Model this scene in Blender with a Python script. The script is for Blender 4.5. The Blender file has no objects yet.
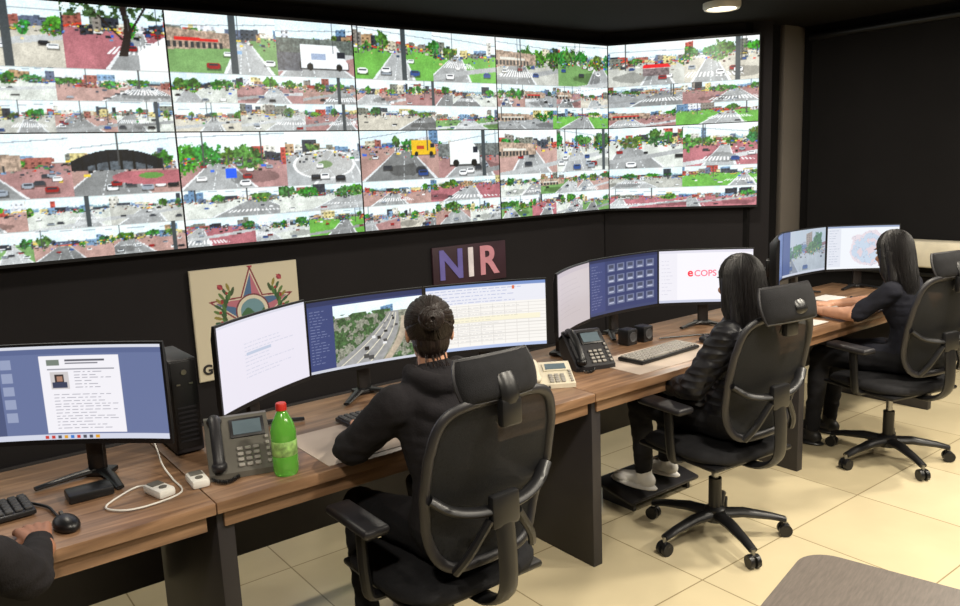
import bpy, bmesh, math, random
import numpy as np
from mathutils import Vector, Matrix, Euler, noise as mnoise
random.seed(7); rng=np.random.default_rng(11)
SC=bpy.context.scene
SC.view_settings.view_transform='Standard'
def lin(c):
    c=np.asarray(c,dtype=float); return np.where(c<=.04045,c/12.92,((c+.055)/1.055)**2.4)
# ---------------------------------------------------------------- materials
def mat(name,col,rough=.5,metal=0,var=.12,scale=8,bump=0,bscale=60,stretch=(1,1,1),spec=.5,emit=None,alpha=1,trans=0,coat=0):
    m=bpy.data.materials.new(name); m.use_nodes=True; nt=m.node_tree; N=nt.nodes; L=nt.links
    b=N['Principled BSDF']; c=tuple(lin(np.array(col)/255.))
    tc=N.new('ShaderNodeTexCoord'); mp=N.new('ShaderNodeMapping'); mp.inputs['Scale'].default_value=stretch
    L.new(tc.outputs['Object'],mp.inputs[0])
    n=N.new('ShaderNodeTexNoise'); n.inputs['Scale'].default_value=scale; n.inputs['Detail'].default_value=4; L.new(mp.outputs[0],n.inputs['Vector'])
    r=N.new('ShaderNodeValToRGB'); r.color_ramp.elements[0].position=.3; r.color_ramp.elements[1].position=.7
    r.color_ramp.elements[0].color=tuple(x*(1-var) for x in c)+(1,); r.color_ramp.elements[1].color=tuple(min(1,x*(1+var)) for x in c)+(1,)
    L.new(n.outputs[0],r.inputs[0]); L.new(r.outputs[0],b.inputs['Base Color'])
    b.inputs['Roughness'].default_value=rough; b.inputs['Metallic'].default_value=metal
    b.inputs['Specular IOR Level'].default_value=spec; b.inputs['Alpha'].default_value=alpha
    b.inputs['Transmission Weight'].default_value=trans; b.inputs['Coat Weight'].default_value=coat
    if bump:
        n2=N.new('ShaderNodeTexNoise'); n2.inputs['Scale'].default_value=bscale; n2.inputs['Detail'].default_value=3; L.new(mp.outputs[0],n2.inputs['Vector'])
        bp=N.new('ShaderNodeBump'); bp.inputs['Strength'].default_value=bump; bp.inputs['Distance'].default_value=.004
        L.new(n2.outputs[0],bp.inputs['Height']); L.new(bp.outputs[0],b.inputs['Normal'])
    if emit:
        L.new(r.outputs[0],b.inputs['Emission Color']); b.inputs['Emission Strength'].default_value=emit
    return m
def mat_attr(name,emission=0,rough=.5):
    m=bpy.data.materials.new(name); m.use_nodes=True; nt=m.node_tree; N=nt.nodes; L=nt.links
    b=N['Principled BSDF']; a=N.new('ShaderNodeAttribute'); a.attribute_name='Col'
    b.inputs['Roughness'].default_value=rough
    if emission:
        b.inputs['Base Color'].default_value=(.01,.01,.01,1); L.new(a.outputs['Color'],b.inputs['Emission Color']); b.inputs['Emission Strength'].default_value=emission
        try: m.cycles.emission_sampling='NONE'
        except: pass
    else: L.new(a.outputs['Color'],b.inputs['Base Color'])
    return m
def mat_floor():
    m=bpy.data.materials.new('floor_tiles'); m.use_nodes=True; nt=m.node_tree; N=nt.nodes; L=nt.links; b=N['Principled BSDF']
    tc=N.new('ShaderNodeTexCoord'); br=N.new('ShaderNodeTexBrick'); L.new(tc.outputs['Object'],br.inputs['Vector'])
    br.offset=0; br.inputs['Scale'].default_value=1; br.inputs['Brick Width'].default_value=.6; br.inputs['Row Height'].default_value=.6
    br.inputs['Mortar Size'].default_value=.003; br.inputs['Mortar Smooth'].default_value=.1; br.inputs['Bias'].default_value=0
    a=tuple(lin(np.array([221,207,172])/255)); c=tuple(lin(np.array([213,198,162])/255)); g=tuple(lin(np.array([158,143,110])/255))
    br.inputs['Color1'].default_value=a+(1,); br.inputs['Color2'].default_value=c+(1,); br.inputs['Mortar'].default_value=g+(1,)
    n=N.new('ShaderNodeTexNoise'); n.inputs['Scale'].default_value=3; n.inputs['Detail'].default_value=6; L.new(tc.outputs['Object'],n.inputs['Vector'])
    mx=N.new('ShaderNodeMix'); mx.data_type='RGBA'; mx.blend_type='MULTIPLY'; mx.inputs[0].default_value=.25
    L.new(br.outputs['Color'],mx.inputs[6]); L.new(n.outputs['Fac'],mx.inputs[7]); L.new(mx.outputs[2],b.inputs['Base Color'])
    b.inputs['Roughness'].default_value=.17; b.inputs['Specular IOR Level'].default_value=.6
    bp=N.new('ShaderNodeBump'); bp.inputs['Strength'].default_value=.3; bp.inputs['Distance'].default_value=.002; bp.invert=True
    L.new(br.outputs['Fac'],bp.inputs['Height']); L.new(bp.outputs[0],b.inputs['Normal'])
    return m
def mat_wood():
    m=bpy.data.materials.new('brown_wood_laminate'); m.use_nodes=True; nt=m.node_tree; N=nt.nodes; L=nt.links; b=N['Principled BSDF']
    tc=N.new('ShaderNodeTexCoord'); mp=N.new('ShaderNodeMapping'); mp.inputs['Scale'].default_value=(1.2,14,14); L.new(tc.outputs['Object'],mp.inputs[0])
    n=N.new('ShaderNodeTexNoise'); n.inputs['Scale'].default_value=2.2; n.inputs['Detail'].default_value=8; n.inputs['Distortion'].default_value=.6; L.new(mp.outputs[0],n.inputs['Vector'])
    r=N.new('ShaderNodeValToRGB'); e=r.color_ramp.elements
    e[0].position=.32; e[0].color=tuple(lin(np.array([104,78,59])/255))+(1,)
    e[1].position=.68; e[1].color=tuple(lin(np.array([160,126,98])/255))+(1,)
    k=e.new(.5); k.color=tuple(lin(np.array([133,102,77])/255))+(1,)
    L.new(n.outputs[0],r.inputs[0]); L.new(r.outputs[0],b.inputs['Base Color']); b.inputs['Roughness'].default_value=.34
    return m
def mat_quilt():
    m=mat('quilted_black_nylon',(22,22,27),.5,var=.1,spec=.35); nt=m.node_tree; N=nt.nodes; L=nt.links; b=N['Principled BSDF']
    tc=N.new('ShaderNodeTexCoord'); hs=[]
    for s in (1,-1):
        mp=N.new('ShaderNodeMapping'); mp.inputs['Rotation'].default_value=(0,s*math.radians(40),s*math.radians(40)); L.new(tc.outputs['Object'],mp.inputs[0])
        w=N.new('ShaderNodeTexWave'); w.wave_type='BANDS'; w.bands_direction='Z'; w.inputs['Scale'].default_value=7; L.new(mp.outputs[0],w.inputs['Vector']); hs.append(w)
    ma=N.new('ShaderNodeMath'); ma.operation='MINIMUM'; L.new(hs[0].outputs['Fac'],ma.inputs[0]); L.new(hs[1].outputs['Fac'],ma.inputs[1])
    bp=N.new('ShaderNodeBump'); bp.inputs['Strength'].default_value=.8; bp.inputs['Distance'].default_value=.01
    L.new(ma.outputs[0],bp.inputs['Height']); L.new(bp.outputs[0],b.inputs['Normal']); return m
M={}
M['floor']=mat_floor(); M['wood']=mat_wood(); M['quilt']=mat_quilt()
M['wall']=mat('charcoal_wall_paint',(38,36,38),.85,var=.08,scale=2,bump=.1,spec=.15)
M['wallr']=mat('black_wall_paint',(26,25,26),.9,var=.1,scale=2,spec=.12)
M['ceil']=mat('black_ceiling_paint',(24,22,22),.9,var=.1,scale=1.5,spec=.2)
M['col']=mat('taupe_column_paint',(112,106,100),.8,var=.06,scale=2,spec=.2)
M['dark']=mat('dark_laminate',(44,41,44),.5,var=.1,scale=6)
M['blk']=mat('black_plastic',(20,20,22),.38,var=.1)
M['blk2']=mat('black_satin_plastic',(32,31,35),.45,var=.1)
M['fabric']=mat('black_chair_fabric',(24,24,27),.85,bump=.4,bscale=400,var=.2,scale=40,spec=.3)
M['mesh']=mat('black_chair_mesh',(24,25,27),.75,bump=.5,bscale=500,var=.3,scale=120,alpha=.93,spec=.3)
M['hood']=mat('black_cotton_fleece',(31,29,32),.92,bump=.35,bscale=180,var=.2,scale=14,spec=.25)
M['shirt']=mat('navy_black_cotton',(26,27,36),.88,bump=.3,bscale=160,var=.2,scale=14,spec=.25)
M['pants']=mat('black_trousers',(22,22,26),.85,bump=.3,bscale=200,var=.2,scale=12,spec=.25)
M['skin']=mat('skin',(196,146,118),.5,var=.06,scale=20,bump=.05)
M['skin2']=mat('skin_tan',(160,112,88),.5,var=.06,scale=20,bump=.05)
M['hair']=mat('black_hair',(18,15,15),.42,var=.5,scale=60,bump=.5,bscale=90,stretch=(4,4,.35),spec=.45)
M['hair2']=mat('dark_brown_hair',(34,24,20),.4,var=.5,scale=60,bump=.5,bscale=90,stretch=(4,4,.35),spec=.45)
M['eye']=mat('eye_white',(235,232,228),.2); M['iris']=mat('iris_brown',(50,32,22),.2); M['lip']=mat('lips',(168,96,90),.45)
M['shoe_w']=mat('white_sneaker',(222,220,216),.6); M['shoe_b']=mat('black_shoe',(26,25,26),.5)
M['grey']=mat('grey_phone_plastic',(96,93,86),.45); M['cream']=mat('cream_plastic',(210,202,182),.45)
M['white']=mat('white_plastic',(228,226,220),.4); M['red']=mat('red_plastic',(200,50,40),.4)
M['key']=mat('key_plastic',(60,60,62),.5); M['keyl']=mat('light_key_plastic',(150,146,140),.5)
M['lcd']=mat('phone_lcd',(90,104,112),.25,emit=.15)
M['green']=mat('green_bottle_plastic',(120,200,80),.12,trans=.5,var=.06,emit=.05); M['label']=mat('green_label',(150,190,110),.5,var=.5,scale=50)
M['mat']=mat('beige_desk_pad',(196,180,166),.6,var=.05); M['paper']=mat('white_paper',(225,223,218),.7,var=.03)
M['steel']=mat('steel',(150,150,150),.3,metal=1)
M['greytop']=mat('grey_brown_laminate',(88,80,74),.45,var=.2,scale=30,stretch=(1,8,1))
M['lamp']=mat('lamp_diffuser',(255,236,205),.5,var=.01,emit=6)
M['nir']=mat('dark_plum_board',(62,38,50),.6,var=.25,scale=5)
M['nN']=mat('letter_violet',(112,104,176),.5,emit=.1); M['nI']=mat('letter_white',(236,228,234),.5,emit=.1); M['nR']=mat('letter_pink',(212,146,160),.5,emit=.1)
M['pinktxt']=mat('logo_pink',(224,92,118),.5,emit=.8); M['logored']=mat('logo_red',(206,40,60),.5,emit=.8)
M['screen']=mat_attr('screen_emissive',1.04,.3); M['wallscreen']=mat_attr('wall_screen_emissive',1.03,.35); M['print']=mat_attr('printed_surface',0,.55)
# ---------------------------------------------------------------- geometry
class G:
    def __init__(s): s.v=[];s.f=[];s.m=[]
    def add(s,v,f,m=0,T=None):
        o=len(s.v)
        if T is not None: v=[T@Vector(p) for p in v]
        s.v.extend([tuple(p) for p in v]); s.f.extend([tuple(i+o for i in q) for q in f]); s.m.extend([m]*len(f)); return s
    def box(s,c,d,m=0,b=0,T=None,rot=None,seg=2):
        bm=bmesh.new(); bmesh.ops.create_cube(bm,size=1)
        for v in bm.verts: v.co=Vector((v.co.x*d[0],v.co.y*d[1],v.co.z*d[2]))
        if b: bmesh.ops.bevel(bm,geom=bm.edges[:],offset=min(b,min(d)*.49),segments=seg,profile=.5,affect='EDGES')
        R=Matrix.Translation(c)@(Euler(rot).to_matrix().to_4x4() if rot else Matrix())
        if T is not None: R=T@R
        bm.verts.index_update()
        s.add([R@v.co for v in bm.verts],[tuple(v.index for v in f.verts) for f in bm.faces],m); bm.free(); return s
    def lathe(s,prof,m=0,seg=24,T=None):
        v=[];f=[];n=len(prof)
        for r,z in prof:
            for i in range(seg):
                a=2*math.pi*i/seg; v.append((r*math.cos(a),r*math.sin(a),z))
        for j in range(n-1):
            for i in range(seg):
                k=(i+1)%seg; f.append((j*seg+i,j*seg+k,(j+1)*seg+k,(j+1)*seg+i))
        f.append(tuple(reversed(range(seg)))); f.append(tuple((n-1)*seg+i for i in range(seg)))
        return s.add(v,f,m,T)
    def cyl(s,a,b,r,m=0,seg=20,r2=None):
        a=Vector(a);b=Vector(b);d=b-a;q=d.to_track_quat('Z','Y').to_matrix().to_4x4()
        return s.lathe([(r,0),(r if r2 is None else r2,d.length)],m,seg,Matrix.Translation(a)@q)
    def ell(s,c,r,m=0,rot=None,seg=20,T=None):
        v=[];f=[];rg=seg//2
        for j in range(1,rg):
            t=math.pi*j/rg
            for i in range(seg):
                a=2*math.pi*i/seg; v.append(Vector((r[0]*math.sin(t)*math.cos(a),r[1]*math.sin(t)*math.sin(a),r[2]*math.cos(t))))
        v.append(Vector((0,0,r[2])));v.append(Vector((0,0,-r[2])));nt=len(v)
        for j in range(rg-2):
            for i in range(seg):
                k=(i+1)%seg; f.append((j*seg+i,(j+1)*seg+i,(j+1)*seg+k,j*seg+k))
        for i in range(seg):
            k=(i+1)%seg; f.append((nt-2,i,k)); f.append((nt-1,(rg-2)*seg+k,(rg-2)*seg+i))
        R=Matrix.Translation(c)@(Euler(rot).to_matrix().to_4x4() if rot else Matrix())
        if T is not None: R=T@R
        return s.add([R@p for p in v],f,m)
    def caps(s,a,b,r1,r2,m=0,seg=16,T=None):
        a=Vector(a);b=Vector(b);d=b-a;L=max(d.length,1e-5);q=d.to_track_quat('Z','Y').to_matrix().to_4x4()
        pr=[];n=5
        for i in range(n): t=math.pi/2*(1-i/n); pr.append((max(r1*math.cos(t),r1*.02),-r1*math.sin(t)))
        pr.append((r1,0));pr.append((r2,L))
        for i in range(1,n+1): t=math.pi/2*i/n; pr.append((max(r2*math.cos(t),r2*.02),L+r2*math.sin(t)))
        R=Matrix.Translation(a)@q
        if T is not None: R=T@R
        return s.lathe(pr,m,seg,R)
    def sweep(s,pts,r,m=0,seg=10,closed=False,ry=None):
        P=[Vector(p) for p in pts];n=len(P);v=[];f=[]
        up=None
        for i in range(n):
            if closed: t=(P[(i+1)%n]-P[i-1])
            else: t=P[min(i+1,n-1)]-P[max(i-1,0)]
            t.normalize()
            if up is None: up=Vector((0,0,1)) if abs(t.z)<.9 else Vector((0,1,0))
            up=(up-t*up.dot(t)).normalized(); sd=t.cross(up)
            rr=r[i] if isinstance(r,(list,tuple)) else r; r2=rr if ry is None else (ry[i] if isinstance(ry,(list,tuple)) else ry)
            for k in range(seg):
                a=2*math.pi*k/seg; v.append(P[i]+sd*rr*math.cos(a)+up*r2*math.sin(a))
        for i in range(n if closed else n-1):
            j=(i+1)%n
            for k in range(seg):
                l=(k+1)%seg; f.append((i*seg+k,i*seg+l,j*seg+l,j*seg+k))
        if not closed: f.append(tuple(reversed(range(seg)))); f.append(tuple((n-1)*seg+k for k in range(seg)))
        return s.add(v,f,m)
    def prism(s,poly,x0,x1,m=0,T=None):
        n=len(poly); v=[(x0,p[0],p[1]) for p in poly]+[(x1,p[0],p[1]) for p in poly]
        f=[(i,(i+1)%n,n+(i+1)%n,n+i) for i in range(n)]+[tuple(reversed(range(n))),tuple(range(n,2*n))]
        return s.add(v,f,m,T)
    def obj(s,name,mats,parent=None,smooth=True,ang=38):
        me=bpy.data.meshes.new(name); me.from_pydata(s.v,[],s.f)
        for x in mats: me.materials.append(M[x] if isinstance(x,str) else x)
        me.polygons.foreach_set('material_index',s.m)
        bm=bmesh.new(); bm.from_mesh(me); bmesh.ops.recalc_face_normals(bm,faces=bm.faces[:]); bm.to_mesh(me); bm.free()
        if smooth:
            me.polygons.foreach_set('use_smooth',[True]*len(me.polygons)); me.set_sharp_from_angle(angle=math.radians(ang))
        me.update(); o=bpy.data.objects.new(name,me); SC.collection.objects.link(o)
        if parent: o.parent=parent
        return o
def empty(name,loc=(0,0,0),yaw=0):
    e=bpy.data.objects.new(name,None); SC.collection.objects.link(e); e.location=loc; e.rotation_euler=(0,0,yaw); e.empty_display_size=.1; return e
def crv(pts,n=8):
    P=[Vector(p) for p in pts];o=[]
    for i in range(len(P)-1):
        a=P[max(i-1,0)];b=P[i];c=P[i+1];d=P[min(i+2,len(P)-1)]
        for k in range(n):
            t=k/n; o.append(.5*((2*b)+(c-a)*t+(2*a-5*b+4*c-d)*t*t+(3*b-a-3*c+d)*t**3))
    o.append(P[-1]); return o
def raster(name,img,pos,mt,parent):
    H,W,_=img.shape
    u,v=np.meshgrid(np.linspace(0,1,W),np.linspace(1,0,H))
    x,y,z=pos(u,v); V=np.stack([x,y,z],-1).reshape(-1,3)
    i=np.arange(H*W).reshape(H,W)
    F=np.stack([i[1:,:-1],i[1:,1:],i[:-1,1:],i[:-1,:-1]],-1).reshape(-1,4)
    me=bpy.data.meshes.new(name); me.from_pydata(V.tolist(),[],F.tolist()); me.materials.append(M[mt])
    a=me.attributes.new('Col','FLOAT_COLOR','POINT')
    rgba=np.ones((H*W,4),dtype=np.float32); rgba[:,:3]=lin(np.clip(img,0,1)).reshape(-1,3); a.data.foreach_set('color',rgba.ravel())
    me.update(); o=bpy.data.objects.new(name,me); SC.collection.objects.link(o); o.parent=parent; return o
def text(name,s,size,m,parent,loc,rot,off=0,ext=.002,align='CENTER'):
    c=bpy.data.curves.new(name,'FONT'); c.body=s; c.size=size; c.offset=off; c.extrude=ext; c.align_x=align; c.align_y='CENTER'
    o=bpy.data.objects.new(name+'_tmp',c); SC.collection.objects.link(o); bpy.context.view_layer.update()
    me=bpy.data.meshes.new_from_object(o.evaluated_get(bpy.context.evaluated_depsgraph_get())); bpy.data.objects.remove(o)
    me.materials.clear(); me.materials.append(M[m]); o=bpy.data.objects.new(name,me); SC.collection.objects.link(o); o.parent=parent; o.location=loc; o.rotation_euler=rot; return o
# ---------------------------------------------------------------- pictures
def vn(h,w,c):
    cy=max(1,int(c)); cx=max(1,int(c*w/h)); g=rng.random((cy+2,cx+2))
    yy=np.linspace(0,cy,h)[:,None]; xx=np.linspace(0,cx,w)[None,:]
    y0=yy.astype(int);x0=xx.astype(int);fy=yy-y0;fx=xx-x0
    return (g[y0,x0]*(1-fy)*(1-fx)+g[y0+1,x0]*fy*(1-fx)+g[y0,x0+1]*(1-fy)*fx+g[y0+1,x0+1]*fy*fx)
def fbm(h,w,c): return .5*vn(h,w,c)+.3*vn(h,w,c*2.1)+.2*vn(h,w,c*4.3)
def street(w,h,st=''):
    U=rng.uniform; S=st.split(); sc=h/56.
    Y,X=np.mgrid[0:h,0:w]; y=Y/h; x=X/w; asp=w/h; im=np.zeros((h,w,3))
    hy=U(.28,.44)
    if 'low' in S: hy=.46
    tilt=U(-.06,.06); yh=y-tilt*(x-.5)+U(-.15,.15)*(x-.5)**2; Nf=fbm(h,w,6)[...,None]; Nh=fbm(h,w,h/2.6)[...,None]
    im[:]=np.array([.87,.92,.97])*(0.9+.17*fbm(h,w,3)[...,None])
    if rng.random()<.5: m=(yh>hy-.05-.08*vn(1,w,1.5)[0][None,:]); im[m]=np.array([.56,.65,.68])
    k=U(.50,.72); g=np.array([k,k*.995,k*.99]); vx=U(.1,.9); sl=(x-vx)*min(asp,2)/(yh-hy+.05); gm=yh>hy
    im[gm]=(g*(.84+.30*Nf))[gm]
    a=U(.5,1.4);b2=-U(.5,1.4)
    side=np.array([[.76,.73,.68],[.68,.56,.53],[.80,.80,.77],[.46,.58,.38],[.72,.71,.68],[.62,.62,.62],[.64,.50,.49]][rng.integers(7)])
    if 'red' in S: side=np.array([.66,.44,.46]); a=.3
    if 'grass' in S: side=np.array([.44,.64,.32]); a=.45
    m=gm&((sl>a)|(sl<b2)); im[m]=(side*(.84+.32*Nf))[m]
    m=gm&((abs(sl-a)<.05)|(abs(sl-b2)<.05)); im[m]=.86
    for q in (U(-.5,0),U(.1,.6)):
        m=gm&(abs(sl-q)<.02)&((y*U(8,17)%1)<.6); im[m]=im[m]*.3+.66
    if rng.random()<.5:
        c0=U(.25,.6); m=gm&(abs(yh-hy-c0+.25*(x-vx))<.05); im[m]=(g*(1.1)*(.9+.2*Nf))[m]
    if rng.random()<.4:
        c0=U(0,1); m=gm&(((x-c0)/.25)**2+((y-.8)/.12)**2+1.5*(Nf[...,0]-.5)<1); im[m]*=.78
    if 'zebra' in S or rng.random()<.4:
        zy=U(.6,.8); dz=U(.07,.14); m=(y+.2*(x-.5)*U(-1,1)>zy)&(y<zy+dz)&(((sl*6)%1)<.5)&(abs(sl)<1.2); im[m]=.94
    pal=[(.80,.76,.68),(.56,.53,.50),(.86,.84,.80),(.42,.45,.52),(.70,.58,.46),(.62,.40,.36),(.30,.32,.35),(.82,.76,.56),(.52,.62,.72),(.88,.88,.9),(.5,.5,.46),(.24,.25,.28),(.70,.34,.30),(.44,.55,.66)]
    for lay in range(2):
        xx=-.05
        while xx<1:
            bw=U(.04,.2); hh_=U(.0,.14 if lay==0 else .11)+ (U(.05,.24) if abs(xx-vx)>.3 and rng.random()<.5 else 0)
            t=hy-hh_; bt=hy+U(.01,.05+.10*lay); c=np.array(pal[rng.integers(len(pal))])
            if rng.random()<.8:
                pl=U(-.25,.25); yy=yh+pl*(x-xx)
                m=(x>=xx)&(x<xx+bw)&(yy>t)&(yy<bt); im[m]=(c*(.65+.6*Nh))[m]
                m2=m&(((Y+int(7*xx))%5)<2)&((X%int(4+3*sc))<2*sc)&(yy>t+.02); im[m2]*=U(.45,.75)
                if rng.random()<.45: m3=m&(yy>bt-.045)&(yy<bt-.015); im[m3]=np.array([[.74,.22,.20],[.24,.38,.66],[.86,.74,.3],[.2,.2,.2],[.9,.9,.9],[.78,.3,.22]][rng.integers(6)])
            xx+=bw*U(.7,1.1)
    nz=fbm(h,w,h/4.)
    for i in range(7 if 'trees' in S else rng.integers(1,6)):
        cx,cy,rx,ry=U(-.05,1.05),hy-U(-.06,.1),U(.04,.12),U(.06,.18)
        if 'trees' in S: rx*=1.4; ry*=1.4
        d=((x-cx)/rx)**2+((yh-cy)/ry)**2+2.4*(nz-.5); m=d<.9
        gr=np.array([U(.22,.36),U(.42,.54),U(.16,.27)]); im[m]=(gr*(.1+1.6*Nh))[m]
        m=(abs(x-cx)<.007)&(yh>cy)&(yh<hy+.14); im[m]=.3
    if 'round' in S:
        d=((x-.5)/.42)**2+((y-.62)/.28)**2; m=(d<1)&(d>.84); im[m]=.90; m=d<.84; im[m]=(np.array([.66,.65,.64])*(.88+.24*Nf))[m]; m=d<.06; im[m]=np.array([.45,.52,.38])
        m=(abs(np.sin(np.arctan2((y-.62)*1.6,x-.5)*5))<.07)&(d<.8)&(d>.1); im[m]=.82
    for i in range(int(75*sc*asp/1.7)):
        cx=int(U(0,w)); yy=min(h-1,max(0,int((hy+abs(rng.normal(0,.09))+.01)*h))); q=1+int(U(0,2.2)*sc*(.5+(yy/h-hy)*3)); 
        c=np.array(pal[rng.integers(len(pal))])*U(.2,1.15) if rng.random()<.8 else np.array([[.78,.26,.22],[.26,.4,.74],[.88,.76,.3],[.25,.5,.28]][rng.integers(4)])
        im[yy:yy+q,cx:cx+int(q*U(.5,2.2))+1]=c
    for i in range(rng.integers(3,9)):
        cx=U(.05,.95); cy=U(hy+.07,.9); s=(.018+.09*(cy-hy))/max(1,asp/1.8); c=[(.9,.9,.9),(.24,.25,.27),(.56,.16,.16),(.6,.62,.65),(.93,.93,.93),(.22,.32,.52),(.14,.14,.15)][rng.integers(7)]
        m=(abs(x-cx)<s*1.1)&(abs(y-cy-s*.5)<s*.8); im[m]*=.6
        m=(((x-cx)/s)**4+((y-cy)/(s*.85))**4)<1; im[m]=c
        m=(abs(x-cx)<s*.7)&(y>cy-s*.55)&(y<cy-s*.1); im[m]=(.2,.22,.25)
    def veh(cx,cy,L,Hh,c,c2=None):
        m=(abs(x-cx)<L*1.05)&(y>cy+Hh*.5)&(y<cy+Hh*1.15); im[m]*=.5
        m=(abs(x-cx)<L)&(y>cy-Hh)&(y<cy+Hh)&~((x>cx+L*.55)&(y<cy-Hh*.95+(x-cx-L*.55)*2.2)); im[m]=(np.array(c)*(.9+.12*Nf))[m]
        m=(x>cx+L*.55)&(x<cx+L*.9)&(y>cy-Hh*.5)&(y<cy+Hh*.05); im[m]=(.16,.18,.22)
        if c2 is not None: m=(abs(x-cx+L*.25)<L*.3)&(abs(y-cy)<Hh*.25); im[m]=c2
        for q in (-.62,.62): m=((x-cx-q*L)**2*(w/h)**2+(y-cy-Hh*.9)**2)<(Hh*.32)**2; im[m]=.12
    if 'van' in S:
        m=(y>.3)&(y<.9)&(x<.3); im[m]=(np.array([.40,.40,.42])*(.6+.7*Nh))[m]; m=(y>.3)&(y<.56); im[m]=(np.array([.42,.44,.42])*(.5+.9*Nh))[m]; veh(.60,.62,.31,.21,(.95,.95,.96),(.62,.66,.74))
    if 'truck' in S:
        m=(y>.28)&(y<.55); im[m]=(np.array([.46,.47,.46])*(.5+.9*Nh))[m]; veh(.42,.47,.24,.25,(.95,.95,.94),(.88,.88,.88))
    if 'yellow' in S: veh(.80,.34,.16,.15,(.88,.72,.2),(.7,.3,.2))
    if 'blue' in S: m=(abs(x-.45)<.05)&(abs(y-.72)<.09); im[m]=(.15,.35,.8)
    if 'canopy' in S:
        m=(y>.50)&(y<.60)&(x>.46)&(x<.82)&(abs(x-.63)<.20-.5*(.6-y)); im[m]=(.80,.18,.2); m=(y>.6)&(y<.78)&(x>.46)&(x<.8); im[m]=(np.array([.45,.40,.40])*(.5+Nh))[m]
    if 'shop' in S:
        m=(y>.26+.1*x)&(y<.62-.1*x)&(x<.62); im[m]=(np.array([.64,.56,.50])*(.5+1.0*Nh))[m]; m=(y>.40+.05*x)&(y<.47)&(x>.06)&(x<.45); im[m]=(.76,.22,.2) if rng.random()<.7 else (.82,.8,.76)
        m=(y>.48)&(y<.58)&(x<.5)&((X%7)<4); im[m]=.25
    if 'arch' in S:
        t=.26+1.0*(x-.42)**2; m=(y>t)&(y<.60)&(x<.84); im[m]=(np.array([.10,.11,.13])*(.5+1.0*Nh))[m]
        m=(y>t+.19)&(y<.60)&(x<.74)&(x>.14); im[m]=(np.array([.34,.36,.38])*(.5+Nh))[m]
        for q in np.linspace(.1,.8,7): m=(abs(x-q)<.010)&(y>t)&(y<.6); im[m]=.08
        m=(y>.62)&(x>.3)&(((x-.75)/.4)**2+((y-.72)/.13)**2<1); im[m]=(np.array([.66,.42,.44])*(.8+.4*Nf))[m]; m=(((x-.72)/.12)**2+((y-.70)/.05)**2<1); im[m]=(.4,.55,.3)
    if 'trunk' in S:
        m=(abs(x-.58-.04*np.sin(y*5))<.03+.02*y)&(y<.78); im[m]=(.2,.17,.16)
        for sgn,kk in((-1,.6),(1,.42),(.4,.2)): m=(abs(x-.58-sgn*(.55-y)*kk)<.014)&(y<.52); im[m]=(.2,.17,.16)
        m=(y<.2)&(nz>.52); im[m]=(np.array([.3,.38,.25])*(.3+1.2*Nh))[m]
    if 'pole' in S: q=U(.55,.92); m=abs(x-q)<.03; im[m]=(.28,.30,.31)
    if 'flare' in S: m=(y>.45)&(y<1.)&(x>.7)&(y>1.35-.9*x-.02); im[m]=.93
    if rng.random()<.6:
        for _ in range(rng.integers(1,3)): q=U(.05,.95); m=(abs(x-q)<.006)&(y<hy+U(.05,.3)); im[m]=.3
        if rng.random()<.6: y0=U(.03,.2); k2=U(-.3,.3); m=abs(y-y0-k2*(x-.5))<.008; im[m]=im[m]*.5+.15
    im=im*(.93+.14*rng.random((h,w,1)))
    b=im.copy(); b[1:]+=im[:-1]; b[:-1]+=im[1:]; b[:,1:]+=im[:,:-1]; b[:,:-1]+=im[:,1:]; b[1:-1,1:-1]/=5; b[0]=im[0]; b[-1]=im[-1]; b[:,0]=im[:,0]; b[:,-1]=im[:,-1]
    im=.62*im+.38*b
    l=im.mean(-1,keepdims=True); im=l+(im-l)*1.08; im=(im-.5)*1.25+.545+U(-.03,.03)
    return np.clip(im*np.array([.97,1.0,1.012]),0,1)
PW,PH=248,140
def panel(a,b,wide=False):
    im=np.zeros((PH,PW,3)); h2=PH//2; h4=PH//4; sp=int(PW*random.uniform(.48,.56))
    im[:h2,:sp]=street(sp,h2,a); im[:h2,sp:]=street(PW-sp,h2,b)
    for r in range(2):
        k=random.choice([2,3,3,4]) if not wide else 2; cuts=[0]+[int(PW*(i+random.uniform(-.08,.08))/k) for i in range(1,k)]+[PW]
        for c in range(k): im[h2+r*h4:h2+(r+1)*h4,cuts[c]:cuts[c+1]]=street(cuts[c+1]-cuts[c],h4,random.choice(['','','','trees','zebra','trees','shop','low','grass','pole','red']))
    im[h2]*=.8; im[h2+h4]*=.85
    return im
def lines(im,x0,x1,y0,y1,step,col,f=.8):
    H,W,_=im.shape; y=y0
    while y<y1:
        r=int(y*H); x=x0
        end=x0+(x1-x0)*random.uniform(.4,1)
        while x<end:
            l=random.uniform(.01,.05); im[r:r+1,int(x*W):int(min(x+l,x1)*W)]=im[r:r+1,int(x*W):int(min(x+l,x1)*W)]*(1-f)+np.array(col)*f; x+=l+.012
        y+=step
def blank(c,W=200,H=114):
    im=np.zeros((H,W,3)); im[:]=np.array(c)/255.; return im
def rect(im,x0,x1,y0,y1,c):
    H,W,_=im.shape; im[int(y0*H):int(y1*H),int(x0*W):int(x1*W)]=np.array(c)/255.
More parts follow.
